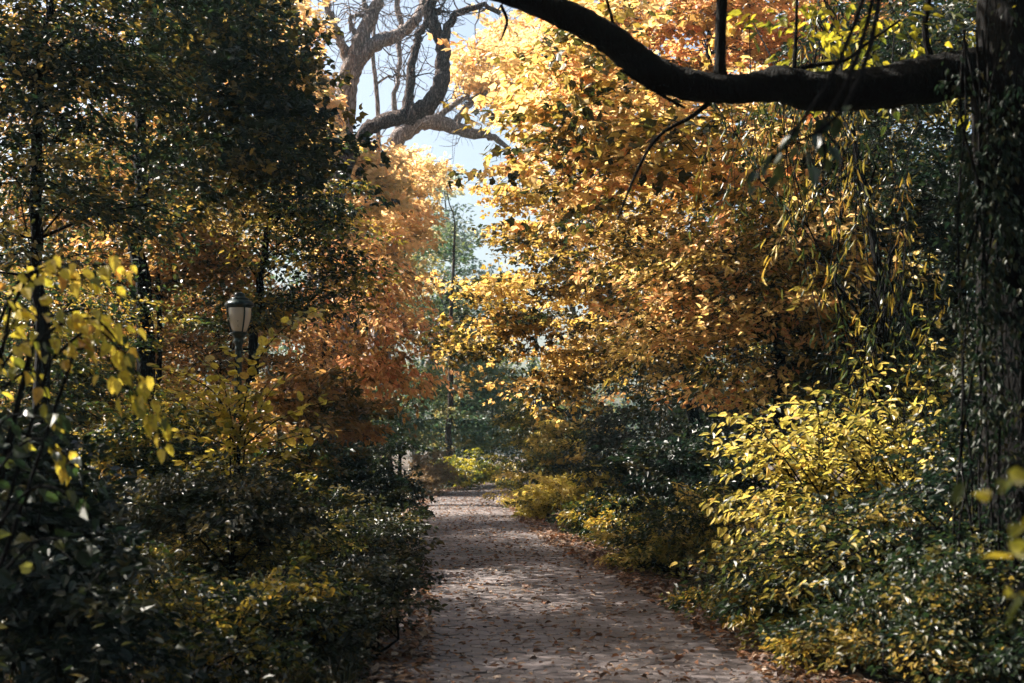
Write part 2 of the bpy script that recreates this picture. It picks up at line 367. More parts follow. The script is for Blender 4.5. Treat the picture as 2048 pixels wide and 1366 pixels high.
# ================================================================== LEFT SIDE
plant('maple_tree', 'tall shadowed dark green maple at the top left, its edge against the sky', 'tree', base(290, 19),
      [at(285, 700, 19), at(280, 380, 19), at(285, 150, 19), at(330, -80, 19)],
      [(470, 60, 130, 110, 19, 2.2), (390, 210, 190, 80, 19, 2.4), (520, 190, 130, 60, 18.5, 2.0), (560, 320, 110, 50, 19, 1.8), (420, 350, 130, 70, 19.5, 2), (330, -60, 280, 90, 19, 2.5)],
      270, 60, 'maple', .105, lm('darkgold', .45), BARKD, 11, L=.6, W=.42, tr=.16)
plant('maple_tree', 'dark leaning tree with green and yellow leaves between the lamp and the bare oak', 'tree', base(480, 22.5),
      [at(500, 800, 22.5), at(520, 560, 22.5), at(560, 330, 22.5)],
      [(640, 420, 90, 60, 22.4, 1.4), (600, 520, 130, 80, 22.4, 1.5), (560, 400, 110, 70, 22.5, 1.5), (660, 560, 90, 50, 22.4, 1.4), (520, 620, 110, 60, 22.5, 1.5), (620, 300, 70, 30, 22.4, 1.2), (500, 300, 110, 50, 22.5, 1.5)],
      160, 64, 'oval', .09, lm('mixed', .45), BARKD, 12, L=.55, W=.4, tr=.13)
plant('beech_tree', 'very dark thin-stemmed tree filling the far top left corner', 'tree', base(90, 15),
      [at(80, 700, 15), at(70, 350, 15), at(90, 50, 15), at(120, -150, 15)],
      [(90, 60, 170, 140, 15, 2), (20, 200, 110, 160, 15, 1.6), (280, 80, 90, 110, 15.6, 1.4), (60, 300, 150, 120, 15, 2), (200, 400, 100, 100, 15.5, 1.6), (40, 480, 100, 80, 15, 1.6), (220, 180, 100, 120, 15.5, 1.6), (120, -130, 250, 100, 15, 2.4), shade_blob(8, -8.8, 10.5, 6.6, 2.6, 3.2, 2.2), shade_blob(9, -7.6, 13.6, 7.8, 2.0, 3, 2.0)],  # last two blobs: unseen off-frame foliage added to shade the foreground
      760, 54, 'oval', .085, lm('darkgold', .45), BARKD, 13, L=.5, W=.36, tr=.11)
plant('beech_tree', 'slim tree with coppery rounded leaves above and left of the street lamp', 'tree', base(325, 23.2),
      [at(320, 700, 23.2), at(312, 450, 23.2), at(318, 200, 23.2)],
      [(330, 420, 110, 90, 23.2, 1.6), (330, 520, 140, 60, 23.2, 1.6), (240, 540, 90, 60, 23.2, 1.5), (400, 500, 90, 60, 23.2, 1.4), (300, 290, 80, 80, 23.2, 1.4)],
      170, 60, 'round', .09, lm('rust'), BARKD, 14, L=.55, W=.35, tr=.07)
plant('dogwood_tree', 'spreading small tree with hanging orange-brown leaves overhanging the path from the left', 'tree', base(600, 31.5),
      [at(620, 850, 31.5), at(650, 700, 31.5), at(680, 560, 31.5)],
      [(760, 640, 110, 80, 31, 1.8), (700, 520, 80, 70, 31.5, 1.6), (800, 640, 50, 34, 30.5, .9), (700, 740, 110, 60, 31.5, 1.8), (790, 730, 60, 50, 31, 1.3), (620, 650, 90, 70, 31.5, 1.6), (760, 540, 60, 40, 31, 1.2)],
      160, 44, 'oval', .14, lm('orange'), BARK, 15, L=.68, W=.5, droop=.4, hang=.4, tr=.10)
plant('hedge_tree', 'bushy rusty-leaved small tree directly behind the street lamp', 'tree', base(430, 25),
      [at(440, 850, 25), at(440, 680, 25)],
      [(420, 680, 150, 110, 25, 1.8), (250, 720, 150, 120, 24.5, 1.6), (560, 720, 110, 90, 25.5, 1.8), (420, 820, 160, 80, 24.5, 1.5), (560, 600, 90, 50, 25, 1.5)],
      230, 64, 'oval', .08, lm('rust', .4), BARKD, 16, L=.5, W=.36, tr=.09)
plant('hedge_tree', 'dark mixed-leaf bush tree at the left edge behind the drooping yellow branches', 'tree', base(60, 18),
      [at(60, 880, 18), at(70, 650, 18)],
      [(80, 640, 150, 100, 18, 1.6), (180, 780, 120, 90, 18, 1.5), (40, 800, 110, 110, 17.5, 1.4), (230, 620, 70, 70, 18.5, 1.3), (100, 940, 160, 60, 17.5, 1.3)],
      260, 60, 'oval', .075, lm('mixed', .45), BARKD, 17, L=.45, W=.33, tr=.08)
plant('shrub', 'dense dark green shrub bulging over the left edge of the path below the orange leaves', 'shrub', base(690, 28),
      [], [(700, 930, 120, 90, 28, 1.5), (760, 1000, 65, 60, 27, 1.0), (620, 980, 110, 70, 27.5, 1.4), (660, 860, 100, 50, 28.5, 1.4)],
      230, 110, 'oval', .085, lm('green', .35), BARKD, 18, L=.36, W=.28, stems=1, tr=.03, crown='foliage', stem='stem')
plant('shrub', 'dark olive shrub under the yellow sapling beside the lamp post', 'shrub', base(470, 18),
      [], [(470, 960, 150, 50, 18, 1.2), (560, 1000, 110, 50, 19, 1.2), (360, 960, 110, 60, 18, 1.1), (580, 900, 70, 60, 20, 1.0)],
      170, 80, 'oval', .085, lm('mixed', .4), BARKD, 19, L=.35, W=.26, stems=1, tr=.025, crown='foliage', stem='stem')
for k, (lab, px, D, bl, n, key, sz, shp) in enumerate([
    ('olive-leaved shrub at the foot of the lamp post and the fan-shaped sapling', 430, 12.2, [(420, 1000, 130, 60, 12.2, .7), (520, 1020, 90, 50, 12.2, .7), (330, 1000, 80, 50, 12.4, .6)], 150, 'weed', .06, 'oval'),
    ('dark tangled shrub between the drooping yellow branches and the lamp post', 290, 14.5, [(300, 900, 110, 80, 14.5, .9), (200, 960, 110, 70, 14.2, .9), (380, 830, 70, 50, 15, .7)], 170, 'mixed', .07, 'oval'),
    ('rust and green shrub to the right of the lamp post above the weeds', 600, 21, [(600, 800, 90, 60, 21, 1.2), (560, 880, 110, 60, 20.5, 1.2), (680, 820, 70, 50, 22, 1.1)], 190, 'rust', .10, 'oval')]):
    plant('shrub', lab, 'shrub', base(px, D), [], bl, n, 60, shp, sz, lm(key, .4), BARKD, 21 + k, L=.3, W=.22, stems=1, tr=.022, crown='foliage', stem='stem')
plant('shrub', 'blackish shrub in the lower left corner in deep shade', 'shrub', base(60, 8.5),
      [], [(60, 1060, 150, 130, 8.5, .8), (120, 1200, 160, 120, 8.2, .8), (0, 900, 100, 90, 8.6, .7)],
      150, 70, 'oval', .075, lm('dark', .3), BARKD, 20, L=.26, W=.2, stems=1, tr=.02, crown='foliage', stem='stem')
# ---- sunlit trees beyond on the left
for k, (px, D, lab, bl, nn, pk) in enumerate([
    (640, 46, 'golden orange tree in full sun right of the dark maple, below the bare oak', [(600, 190, 40, 50, 46, 2.0, .5), (670, 310, 90, 36, 46, 2.2), (640, 400, 110, 60, 46, 3), (590, 60, 30, 60, 47, 2), (710, 370, 80, 40, 46, 2)], 260, 'peach'),
    (770, 54, 'pale peach tree at the far end of the glade left of the hazy gap', [(790, 370, 80, 50, 54, 3), (770, 450, 70, 50, 54, 3), (720, 490, 70, 60, 54, 2.5)], 190, 'peach'),
    (900, 60, 'pale yellow tree crown under the curved oak limb beside the sky', [(950, 150, 40, 50, 62, 2.5), (1010, 100, 60, 60, 62, 3), (820, 330, 60, 22, 60, 2.5)], 120, 'peach'),
    (740, 78, 'hazy yellow-green tree standing farthest down the left of the path', [(780, 560, 60, 60, 78, 4), (800, 470, 50, 50, 80, 4), (730, 650, 70, 70, 78, 4)], 150, 'peach')]):
    plant('sunlit_tree', lab, 'tree', base(px, D), [at(px, 700, D), at(px + 10, 450, D)], bl, nn, 60, 'oval', .24, lm(pk), BARK, 30 + k, L=.9, W=.65, tr=.17, twig=.012)
print('LEAVES left', NLEAF[0])
for k, (px, D, lab, bl, nn, pk) in enumerate([
    (150, 27, 'coppery golden tree seen as bright flecks through the dark top left trees', [(100, 120, 200, 140, 27, 2.5), (200, 330, 200, 120, 27, 2.5), (60, 480, 160, 110, 27, 2.5)], 170, 'rust'),
    (470, 34, 'sunlit yellow tree behind the dark maple, right of the coppery tree', [(440, 80, 160, 100, 34, 3), (480, 260, 170, 100, 34, 3), (420, 430, 160, 110, 34, 3), (560, 130, 60, 60, 33, 2)], 260, 'gold'),
    (250, 31, 'orange bush tree lit from behind between the lamp and the left edge', [(150, 640, 200, 110, 31, 2.5), (360, 620, 150, 100, 31, 2.5), (250, 800, 260, 80, 30, 2.5)], 230, 'rust')]):
    plant('sunlit_tree', lab, 'tree', base(px, D), [at(px, 700, D), at(px + 10, 450, D)], bl, nn, 76, 'oval', .125, lm(pk), BARK, 90 + k, L=.75, W=.55, tr=.14, twig=.01)
# ================================================================== RIGHT SIDE
for k, (px, D, lab, bl, nn, pk) in enumerate([
    (1720, 30, 'wide golden tree filling the background right of the orange maple', [(1680, 200, 220, 150, 30, 3), (1750, 430, 220, 120, 30, 3), (1850, 150, 160, 150, 31, 3), (1700, 640, 200, 100, 29, 3)], 330, 'olive'),
    (1380, 38, 'sunlit golden tree seen between the layered maple and the orange maple', [(1300, 330, 170, 120, 38, 3), (1400, 520, 180, 110, 38, 3), (1250, 180, 130, 110, 39, 3), (1300, 700, 170, 70, 37, 3)], 320, 'gold'),
    (1150, 50, 'pale peach tree directly behind the golden maple at top centre', [(1100, 130, 80, 90, 50, 3), (1140, 260, 90, 70, 50, 3), (1180, 60, 100, 80, 50, 3), (1160, 480, 80, 50, 52, 3)], 260, 'peach')]):
    plant('sunlit_tree', lab, 'tree', base(px, D), [at(px, 700, D), at(px - 20, 450, D), at(px, 150, D)], bl, nn, 90, 'oval', .125, lm(pk), BARK, 95 + k, L=.8, W=.6, tr=.17, twig=.01)

plant('maple_tree', 'golden yellow maple with broad leaves in sun below the black overhead limb', 'tree', base(1640, 19),
      [at(1620, 700, 19), at(1560, 420, 19), at(1480, 200, 19)],
      [(1130, 190, 150, 90, 17, 1.8), (1330, 270, 200, 90, 17.5, 2.2), (1080, 300, 90, 60, 17.5, 1.4), (1230, 360, 130, 60, 18, 1.8), (1500, 340, 150, 90, 18, 2), (1150, 90, 120, 60, 17.5, 1.6)],
      200, 30, 'maple', .13, lm('gold'), BARKD, 41, L=.6, W=.45, tr=.16)
plant('maple_tree', 'orange maple at the top of the frame behind the upright branch of the black limb', 'tree', base(1480, 27),
      [at(1480, 700, 27), at(1440, 350, 27), at(1420, 50, 27)],
      [(1380, 40, 190, 90, 26, 3), (1560, 80, 130, 90, 27, 3), (1250, 110, 120, 60, 27, 2.5), (1430, -60, 250, 60, 27, 3), (1700, 60, 130, 100, 26, 2.5)],
      320, 36, 'maple', .14, lm('orange'), BARKD, 42, L=.75, W=.55, tr=.2)
plant('maple_tree', 'layered olive and yellow maple whose flat sprays reach left across the hazy gap', 'tree', base(1400, 26),
      [at(1390, 850, 26), at(1350, 650, 26), at(1300, 420, 26)],
      [(1000, 575, 80, 18, 24, 1.0, 1.3), (1070, 470, 95, 30, 25, 1.5, 2.0), (1190, 440, 140, 60, 25, 2.0, 3.4), (1070, 640, 150, 26, 24, 1.5, 2.6), (975, 690, 70, 12, 23.5, .7, .7), (1190, 560, 150, 36, 25, 1.8, 3), (1220, 710, 160, 34, 25, 1.6, 2.8), (1080, 765, 110, 20, 24, 1.1, 1.2), (1310, 620, 120, 80, 26, 1.8, 3.4), (1060, 390, 70, 30, 26, 1.3, 1.2)],
      330, 58, 'maple', .092, lm('amber', .55), BARKD, 43, L=.55, W=.42, tr=.15, thick=.08)
plant('maple_tree', 'mid-height yellow maple right of centre with sunlit and orange leaves mingled', 'tree', base(1560, 17),
      [at(1560, 850, 17), at(1560, 600, 17), at(1540, 450, 17)],
      [(1440, 530, 140, 80, 16.5, 1.6), (1580, 470, 140, 90, 16.5, 1.7), (1350, 640, 110, 60, 17, 1.4), (1500, 640, 150, 70, 16.5, 1.6), (1300, 500, 90, 60, 18, 1.5), (1650, 600, 120, 80, 16, 1.5), (1450, 760, 130, 40, 16.5, 1.3)],
      340, 56, 'oval', .082, lm('gold', .5), BARKD, 44, L=.5, W=.36, tr=.12)
plant('willow_tree', 'drooping tree with long narrow glossy leaves hanging below the black limb', 'tree', base(1760, 14),
      [at(1760, 850, 14), at(1750, 500, 14), at(1700, 230, 14)],
      [(1640, 330, 110, 80, 13, 1.2), (1720, 470, 110, 120, 13, 1.3), (1760, 650, 100, 110, 13, 1.2), (1600, 450, 70, 70, 13.5, 1), (1500, 280, 110, 50, 13.5, 1), (1700, 150, 150, 120, 13.5, 1.2)],
      60, 26, 'narrow', .11, lm('mixed', .4, .3), BARKD, 45, L=.62, W=.10, droop=.3, hang=1.1, tr=.09, axis=(0, 0, -1))
plant('maple_tree', 'yellow maple in dappled sun behind the drooping narrow-leaved tree', 'tree', base(1800, 18),
      [at(1800, 850, 18), at(1790, 500, 18), at(1750, 200, 18)],
      [(1640, 250, 130, 90, 17.5, 1.5), (1760, 400, 140, 100, 17.5, 1.5), (1700, 560, 140, 90, 17, 1.5), (1800, 700, 140, 100, 16.5, 1.5), (1800, 80, 160, 90, 17.5, 1.6), (1620, 720, 110, 60, 17, 1.3)],
      280, 46, 'maple', .09, lm('darkgold', .5), BARKD, 77, L=.5, W=.38, tr=.12)
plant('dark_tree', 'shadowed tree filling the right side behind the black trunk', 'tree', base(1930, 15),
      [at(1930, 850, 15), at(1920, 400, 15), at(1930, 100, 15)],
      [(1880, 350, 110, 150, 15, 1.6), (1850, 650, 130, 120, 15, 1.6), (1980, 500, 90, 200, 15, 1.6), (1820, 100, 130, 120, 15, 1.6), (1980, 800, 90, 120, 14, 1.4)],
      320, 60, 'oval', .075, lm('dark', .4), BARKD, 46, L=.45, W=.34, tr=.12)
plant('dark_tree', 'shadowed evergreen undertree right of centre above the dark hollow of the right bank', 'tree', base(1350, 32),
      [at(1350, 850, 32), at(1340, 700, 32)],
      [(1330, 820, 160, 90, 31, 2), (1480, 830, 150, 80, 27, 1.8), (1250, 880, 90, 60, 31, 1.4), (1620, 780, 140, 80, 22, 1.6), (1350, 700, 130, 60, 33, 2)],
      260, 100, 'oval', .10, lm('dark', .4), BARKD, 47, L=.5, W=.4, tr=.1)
plant('shrub', 'big rounded dark shrub at the bend, sun on its top, right of the path', 'shrub', base(1130, 41),
      [], [(1120, 880, 110, 80, 41, 1.7), (1090, 950, 80, 60, 40, 1.4), (1180, 940, 90, 70, 41, 1.5), (1050, 840, 40, 30, 41, .8)],
      300, 110, 'oval', .10, lm('olive', .4), BARKD, 48, L=.42, W=.32, stems=1, tr=.04, crown='foliage', stem='stem')
def shrub(lab, px, D, bl, n, m, sz, key, seed, L=.35, shape='oval', **k):
    return plant('shrub', lab, 'shrub', base(px, D), [], bl, n, m, shape, sz, lm(key, .45, k.pop('rough', .42)), BARKD, seed, L=L, W=L * .75, stems=1, tr=.022, crown='foliage', stem='stem', **k)
shrub('low yellow-green shrub on the right edge just before the bend', 1150, 32, [(1140, 990, 90, 40, 32, 1.0), (1080, 1000, 50, 25, 33, .7), (1230, 980, 70, 40, 31, 1)], 120, 80, .10, 'yellow', 49)
shrub('glossy low shrub beside the orange leaf drift on the right edge', 1280, 25, [(1270, 1040, 90, 40, 25, .9), (1200, 1020, 60, 35, 27, .8), (1350, 1010, 90, 50, 24, 1)], 140, 80, .085, 'mixed', 50)
shrub('pale sunlit bushy weed between the glossy shrub and the bright yellow sapling', 1370, 18, [(1350, 1080, 100, 50, 18, .8), (1290, 1110, 50, 25, 18.5, .5), (1440, 1030, 70, 60, 18, .8)], 130, 80, .065, 'olive', 51, L=.3)
shrub('dark glossy shrub in the hollow left of the yellow sapling', 1400, 21, [(1400, 940, 120, 70, 21, 1.2), (1300, 930, 70, 60, 22, 1)], 140, 80, .09, 'dark', 52)
def fan(lab, basepx, D, starts, ends, n, seed, size, shape, key, dens, nm='shrub', cat='shrub', arch=60, hang=.3, side=.08, **k):
    r_ = np.random.default_rng(seed); ls = []
    for i_ in range(n):
        a = r_.uniform([starts[0], starts[1]], [starts[2], starts[3]]); e = ends[r_.integers(len(ends))]
        b = np.array([e[0], e[1]]) + r_.normal(0, 1, 2) * [e[2], e[3]]; d0 = D + r_.normal(0, .45); d1 = D + r_.normal(0, .7)
        m1 = a * .6 + b * .4 - [0, arch * r_.uniform(.5, 1.2)]; m2 = a * .25 + b * .75 - [0, arch * r_.uniform(.4, 1.)]
        ls.append([(a[0], a[1], d0), (m1[0], m1[1], d0 * .6 + d1 * .4), (m2[0], m2[1], d0 * .3 + d1 * .7), (b[0], b[1], d1)])
    return bough(nm, lab, ls, D, size, shape, key, seed, dens=dens, hang=hang, basept=base(basepx, D), side=side, cat=cat, **k)
FANS = []
FANS.append(('bright yellow arching bush, the most sunlit one on the right bank', 1760, 12.3, (1620, 980, 1900, 1120),
    [(1480, 900, 40, 25), (1450, 990, 30, 30), (1480, 1070, 40, 30), (1560, 830, 50, 20), (1700, 850, 60, 20), (1840, 820, 60, 20), (1900, 880, 40, 30), (1600, 950, 60, 40)], 85, 53, .082, 'oval', 'yellow', 28))
FANS.append(('muted gold-green arching bush sloping down in front of the bright yellow one', 1900, 10.6, (1650, 1120, 2000, 1250),
    [(1480, 1130, 50, 25), (1560, 1180, 50, 25), (1640, 1080, 60, 40), (1750, 1040, 60, 30), (1880, 960, 60, 40), (1960, 900, 40, 40), (1700, 1180, 80, 40)], 90, 153, .062, 'oval', 'olive', 28))
FANS.append(('tall sparse yellow-leaved bush rising against the dark right-hand trees', 1880, 13.5, (1780, 950, 1960, 1050),
    [(1650, 760, 60, 40), (1750, 700, 60, 50), (1860, 640, 60, 60), (1900, 760, 50, 40), (1560, 800, 50, 30), (1820, 800, 60, 40)], 60, 154, .085, 'oval', 'olive', 16))
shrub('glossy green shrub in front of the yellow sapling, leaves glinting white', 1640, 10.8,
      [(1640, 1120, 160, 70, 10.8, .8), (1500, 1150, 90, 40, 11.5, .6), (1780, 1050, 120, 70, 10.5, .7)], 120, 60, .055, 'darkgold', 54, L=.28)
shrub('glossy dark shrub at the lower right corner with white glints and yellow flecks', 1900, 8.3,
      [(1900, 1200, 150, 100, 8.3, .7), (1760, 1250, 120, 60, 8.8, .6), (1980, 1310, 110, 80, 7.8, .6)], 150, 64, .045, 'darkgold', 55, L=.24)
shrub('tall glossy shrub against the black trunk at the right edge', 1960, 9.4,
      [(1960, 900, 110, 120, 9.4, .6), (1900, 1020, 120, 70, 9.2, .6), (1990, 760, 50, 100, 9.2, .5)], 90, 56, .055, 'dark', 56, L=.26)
shrub('low leafy clump spilling onto the paving at the right edge near the bottom', 1560, 11.8,
      [(1540, 1210, 100, 35, 11.5, .5), (1430, 1190, 60, 22, 12.5, .4), (1650, 1270, 90, 30, 10.3, .4)], 90, 70, .05, 'mixed', 57, L=.22)
print('LEAVES right', NLEAF[0])

shrub('leafy weed clump spilling over the left edge of the paving nearest the camera', 760, 11, [(730, 1190, 100, 70, 11, .5), (790, 1120, 60, 50, 12.5, .4), (650, 1260, 100, 60, 10, .6)], 110, 60, .05, 'weed', 58, L=.24)
shrub('sunlit seedy weed clump in the middle of the left verge', 540, 14, [(540, 1080, 100, 45, 14, .7), (440, 1100, 80, 50, 13.5, .7), (640, 1060, 70, 40, 15, .7)], 120, 60, .055, 'olive', 59, L=.26)
shrub('dark low weed clump at the bottom left of the verge', 420, 9, [(420, 1260, 150, 70, 9, .6), (560, 1200, 120, 60, 10, .6), (280, 1180, 100, 70, 9.5, .5)], 130, 60, .05, 'mixed', 68, L=.22)
shrub('weed clump with yellow tips behind the clump on the left edge of the paving', 700, 17, [(700, 1060, 90, 50, 17, .8), (790, 1050, 50, 40, 18, .6)], 100, 60, .06, 'weed', 69, L=.28)
PAL['mist'] = [(.07, .12, .09), (.16, .24, .18), (.34, .36, .22), (.55, .46, .24)]  # haze painted into the leaf colour of the tree filling the gap
plant('pale_tree', 'pale tree added above the far end of the path, haze put into its teal leaves', 'tree', base(915, 92), [at(915, 700, 92), at(905, 520, 92), at(890, 400, 92)],
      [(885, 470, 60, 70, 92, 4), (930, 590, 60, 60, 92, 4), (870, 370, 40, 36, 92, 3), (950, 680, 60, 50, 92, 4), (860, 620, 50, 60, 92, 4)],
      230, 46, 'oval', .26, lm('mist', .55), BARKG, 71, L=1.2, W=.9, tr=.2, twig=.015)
# ---- far end of the path, in the haze
plant('leaning_tree', 'pale grey leaning trunk with thin teal-green crown in the haze beyond the bend', 'tree', base(825, 64),
      [at(835, 850, 64), at(850, 760, 64), at(868, 680, 64), at(885, 560, 64)],
      [(860, 640, 60, 40, 64, 2.5), (930, 700, 70, 50, 66, 2.5), (850, 520, 70, 50, 66, 3)], 120, 50, 'oval', .2, lm('teal'), BARKG, 60, L=.8, W=.6, tr=.30)
plant('dark_tree', 'straight dark trunk just right of the pale leaning trunk beyond the bend', 'tree', base(872, 66),
      [at(873, 850, 66), at(871, 740, 66), at(872, 640, 66)], [(900, 620, 60, 40, 66, 2.5), (800, 640, 60, 40, 68, 2.5)], 90, 50, 'oval', .2, lm('green'), BARKD, 61, L=.8, W=.6, tr=.22)
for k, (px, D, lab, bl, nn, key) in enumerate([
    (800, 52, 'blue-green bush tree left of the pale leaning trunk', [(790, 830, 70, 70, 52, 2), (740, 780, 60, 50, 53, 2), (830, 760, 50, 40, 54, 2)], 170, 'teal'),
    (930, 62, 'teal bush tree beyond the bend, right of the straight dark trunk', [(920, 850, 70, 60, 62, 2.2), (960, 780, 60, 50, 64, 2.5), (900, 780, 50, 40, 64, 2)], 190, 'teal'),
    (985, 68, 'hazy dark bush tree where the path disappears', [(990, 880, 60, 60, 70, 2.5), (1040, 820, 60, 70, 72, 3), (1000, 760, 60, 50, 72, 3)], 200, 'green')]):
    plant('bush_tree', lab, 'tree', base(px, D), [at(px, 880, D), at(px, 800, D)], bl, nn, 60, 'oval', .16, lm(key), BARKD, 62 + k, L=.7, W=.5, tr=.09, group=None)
plant('shrub', 'sunlit yellow-green low bush at the outer side of the bend', 'shrub', base(930, 58), [], [(930, 935, 50, 25, 58, 1.2), (900, 950, 40, 18, 56, 1), (960, 945, 40, 16, 60, 1)],
      110, 60, 'oval', .15, lm('lime'), BARKD, 66, L=.4, W=.35, stems=1, tr=.03, crown='foliage', stem='stem')
plant('shrub', 'brown seedy bush left of the sunlit low bush at the bend', 'shrub', base(870, 50), [], [(870, 935, 40, 30, 50, 1), (845, 955, 30, 20, 48, .8)],
      110, 60, 'narrow', .12, lm('dry'), BARKD, 67, L=.35, W=.25, stems=1, tr=.03, crown='foliage', stem='stem', tilt=1.)
def far_and_screen_woods():
    rng = np.random.default_rng(70); mb = MB()
    N = 95; X = rng.uniform(-75, 75, N); Y = rng.uniform(95, 165, N)
    Y[:30] = rng.uniform(78, 100, 30); X[:30] = rng.choice([-1, 1], 30) * rng.uniform(16, 60, 30)
    for x, y in zip(X, Y):
        h = rng.uniform(13, 21) * (1.0 if abs(x) < 25 else 1.1); z = float(gz(x, y)); r = rng.uniform(3, 5)
        mb.tube(np.array([[x, y, z - .2], [x + rng.normal(0, .4), y, z + h * .4], [x + rng.normal(0, .8), y, z + h * .8]]), [.3, .22, .1], 6, tone=0)
        n = 16 if abs(x) > 14 else 11
        if abs(x) < 14: h = 8 + (h - 13) * .6
        C = np.array([x, y, z + h * .58]) + norm(rng.normal(0, 1, (n * 4, 3))) * rng.random((n * 4, 1)) ** .4 * [r, r, h * .42]
        A = norm(rng.normal(0, 1, (n * 4, 3)) * [1, 1, .3])
        spray_leaves(mb, C, A, 1.2, .9, 15, 'kite', .42, rng, .3, .7, 0, .2, .4, 0)
    for k in range(120):      # trees added at the sides and behind the camera to block sky light
        a = rng.uniform(0, 1)
        if k < 50: x, y, h = rng.uniform(-45, 45), rng.uniform(-40, -9), rng.uniform(13, 20)
        elif k < 85: x, y, h = rng.uniform(13, 40), rng.uniform(-8, 70), rng.uniform(14, 20)
        else: x, y, h = rng.uniform(-40, -19), rng.uniform(-8, 24), rng.uniform(8, 11)
        z = float(gz(x, y)); r = rng.uniform(3, 4.5)
        mb.tube(np.array([[x, y, z - .2], [x + rng.normal(0, .4), y, z + h * .4], [x + rng.normal(0, .8), y, z + h * .8]]), [.3, .22, .1], 6, tone=0)
        n = 64; C = np.array([x, y, z + h * .5]) + norm(rng.normal(0, 1, (n, 3))) * rng.random((n, 1)) ** .4 * [r, r, h * .5]; C[:, 2] = np.maximum(C[:, 2], z + .3)
        spray_leaves(mb, C, norm(rng.normal(0, 1, (n, 3)) * [1, 1, .3]), 1.2, .9, 14, 'kite', .42, rng, .3, .7, 0, .2, .4, 0)
    tag(mb.build('far_and_screen_woods', lm('teal')), 'far hazy wood beyond the bend, plus trees added around the camera to cut skylight', 'wood', kind='stuff')
far_and_screen_woods()
print('LEAVES', NLEAF[0])

# ================================================================== bare oaks against the sky
def oak(name, label, D, trunk, limbs, seed, mat=BARKO, twigs=60, twig_len=2.2, tr_rough=.06):
    """trunk / limbs: lists of (px, py, width_px[, depth offset])"""
    rng = np.random.default_rng(seed)
    def P(l):
        q = np.array([np.append(at(p[0], p[1], D + (p[3] if len(p) > 3 else 0)), p[2] / 2 / ppm(D)) for p in l]); return smooth_line(q, 5)
    b = at(trunk[0][0], 905, D); bz = float(gz(b[0], D)); o = empty(name, (b[0], D, bz), label, 'tree')
    T = P(trunk); T = np.vstack([[b[0], D, bz - .1, T[0, 3] * 1.45], [b[0], D, bz + 1.2, T[0, 3] * 1.1], T])
    mb = MB(); mb.tube(T[:, :3], T[:, 3], 14, tr_rough, rng); mb.build('trunk', mat, o)
    tw = MB(); ends = []
    for l in limbs:
        Q = P(l); mb = MB(); mb.tube(Q[:, :3] + rng.normal(0, .03, (len(Q), 3)), Q[:, 3], 10, tr_rough, rng); mb.build('limb', mat, o); ends.append(Q)
    for k in range(twigs):
        Q = ends[rng.integers(len(ends))]; i = rng.integers(len(Q) // 4, len(Q)); p = Q[i, :3]; 
        d = norm(rng.normal(0, 1, 3) * [1, .7, .8] + [0, 0, .25]); n = 7; pts = [p]
        for s in range(n):
            d = norm(d + rng.normal(0, .35, 3)); pts.append(pts[-1] + d * twig_len / n)
        tw.tube(np.array(pts), np.linspace(.028, .006, n + 1), 4, cap=False)
        for s in range(2):
            j = rng.integers(2, n); d2 = norm(d + rng.normal(0, .8, 3)); pp = [pts[j]]
            for s2 in range(4): d2 = norm(d2 + rng.normal(0, .3, 3)); pp.append(pp[-1] + d2 * twig_len / 9)
            tw.tube(np.array(pp), np.linspace(.014, .005, 5), 3, cap=False)
    tw.build('twigs', mat, o)
    return o
oak('bare_oak', 'large bare oak with pinkish-grey bark forking against the pale sky at top centre-left', 50,
    [(690, 700, 62), (690, 420, 58), (684, 280, 50), (692, 200, 44), (700, 150, 42), (715, 110, 40)],
    [[(700, 150, 40), (690, 110, 22), (668, 55, 17), (652, 0, 13), (640, -60, 10)],
     [(710, 120, 42), (724, 75, 34), (745, 30, 26), (760, -10, 24), (775, -60, 18)],
     [(712, 125, 34), (750, 88, 32), (800, 66, 26, 1), (835, 38, 22, 1), (850, -5, 18, 2), (862, -60, 14, 2)],
     [(724, 75, 18), (706, 60, 12), (700, 35, 9), (718, 30, 7), (726, 32, 6)],
     [(745, 35, 14), (730, 15, 10), (722, -30, 9)]], 80, twigs=65)
oak('bare_oak', 'oak with a contorted dark limb curving up to the sky right of the forked oak', 42,
    [(655, 700, 50), (665, 420, 44), (690, 330, 38), (715, 285, 28)],
    [[(708, 300, 24), (735, 258, 28), (775, 240, 32), (820, 228, 34), (860, 205, 36), (884, 165, 34), (888, 120, 30), (884, 85, 30), (868, 55, 26), (858, 20, 24), (870, -10, 20), (885, -50, 16)],
     [(884, 85, 24), (895, 55, 18), (920, 25, 15), (960, 12, 12), (1000, 28, 8)],
     [(815, 225, 24), (820, 185, 20), (825, 130, 18), (835, 80, 16), (850, 50, 14), (880, 15, 13)],
     [(862, 24, 18), (853, 8, 14), (850, 2, 10)]], 81, mat=barkmat('bark_oak_dark', (.03, .02, .018), (.22, .16, .14), 7, .9), twigs=45, twig_len=1.4)
oak('bare_oak', 'third oak with thick low arching limb under the curved one, hazy grey', 62,
    [(760, 700, 44), (770, 450, 40), (790, 300, 36)],
    [[(785, 290, 34), (810, 262, 34), (850, 242, 34), (890, 250, 30), (940, 264, 24), (990, 276, 14), (1020, 300, 8)],
     [(905, 255, 18), (925, 225, 14), (945, 200, 12), (972, 185, 8)],
     [(860, 245, 16), (900, 215, 12), (940, 192, 9)],
     [(800, 280, 14), (790, 200, 10), (798, 140, 9), (800, 60, 12), (790, -20, 12)]], 82, twigs=60, twig_len=2.0)
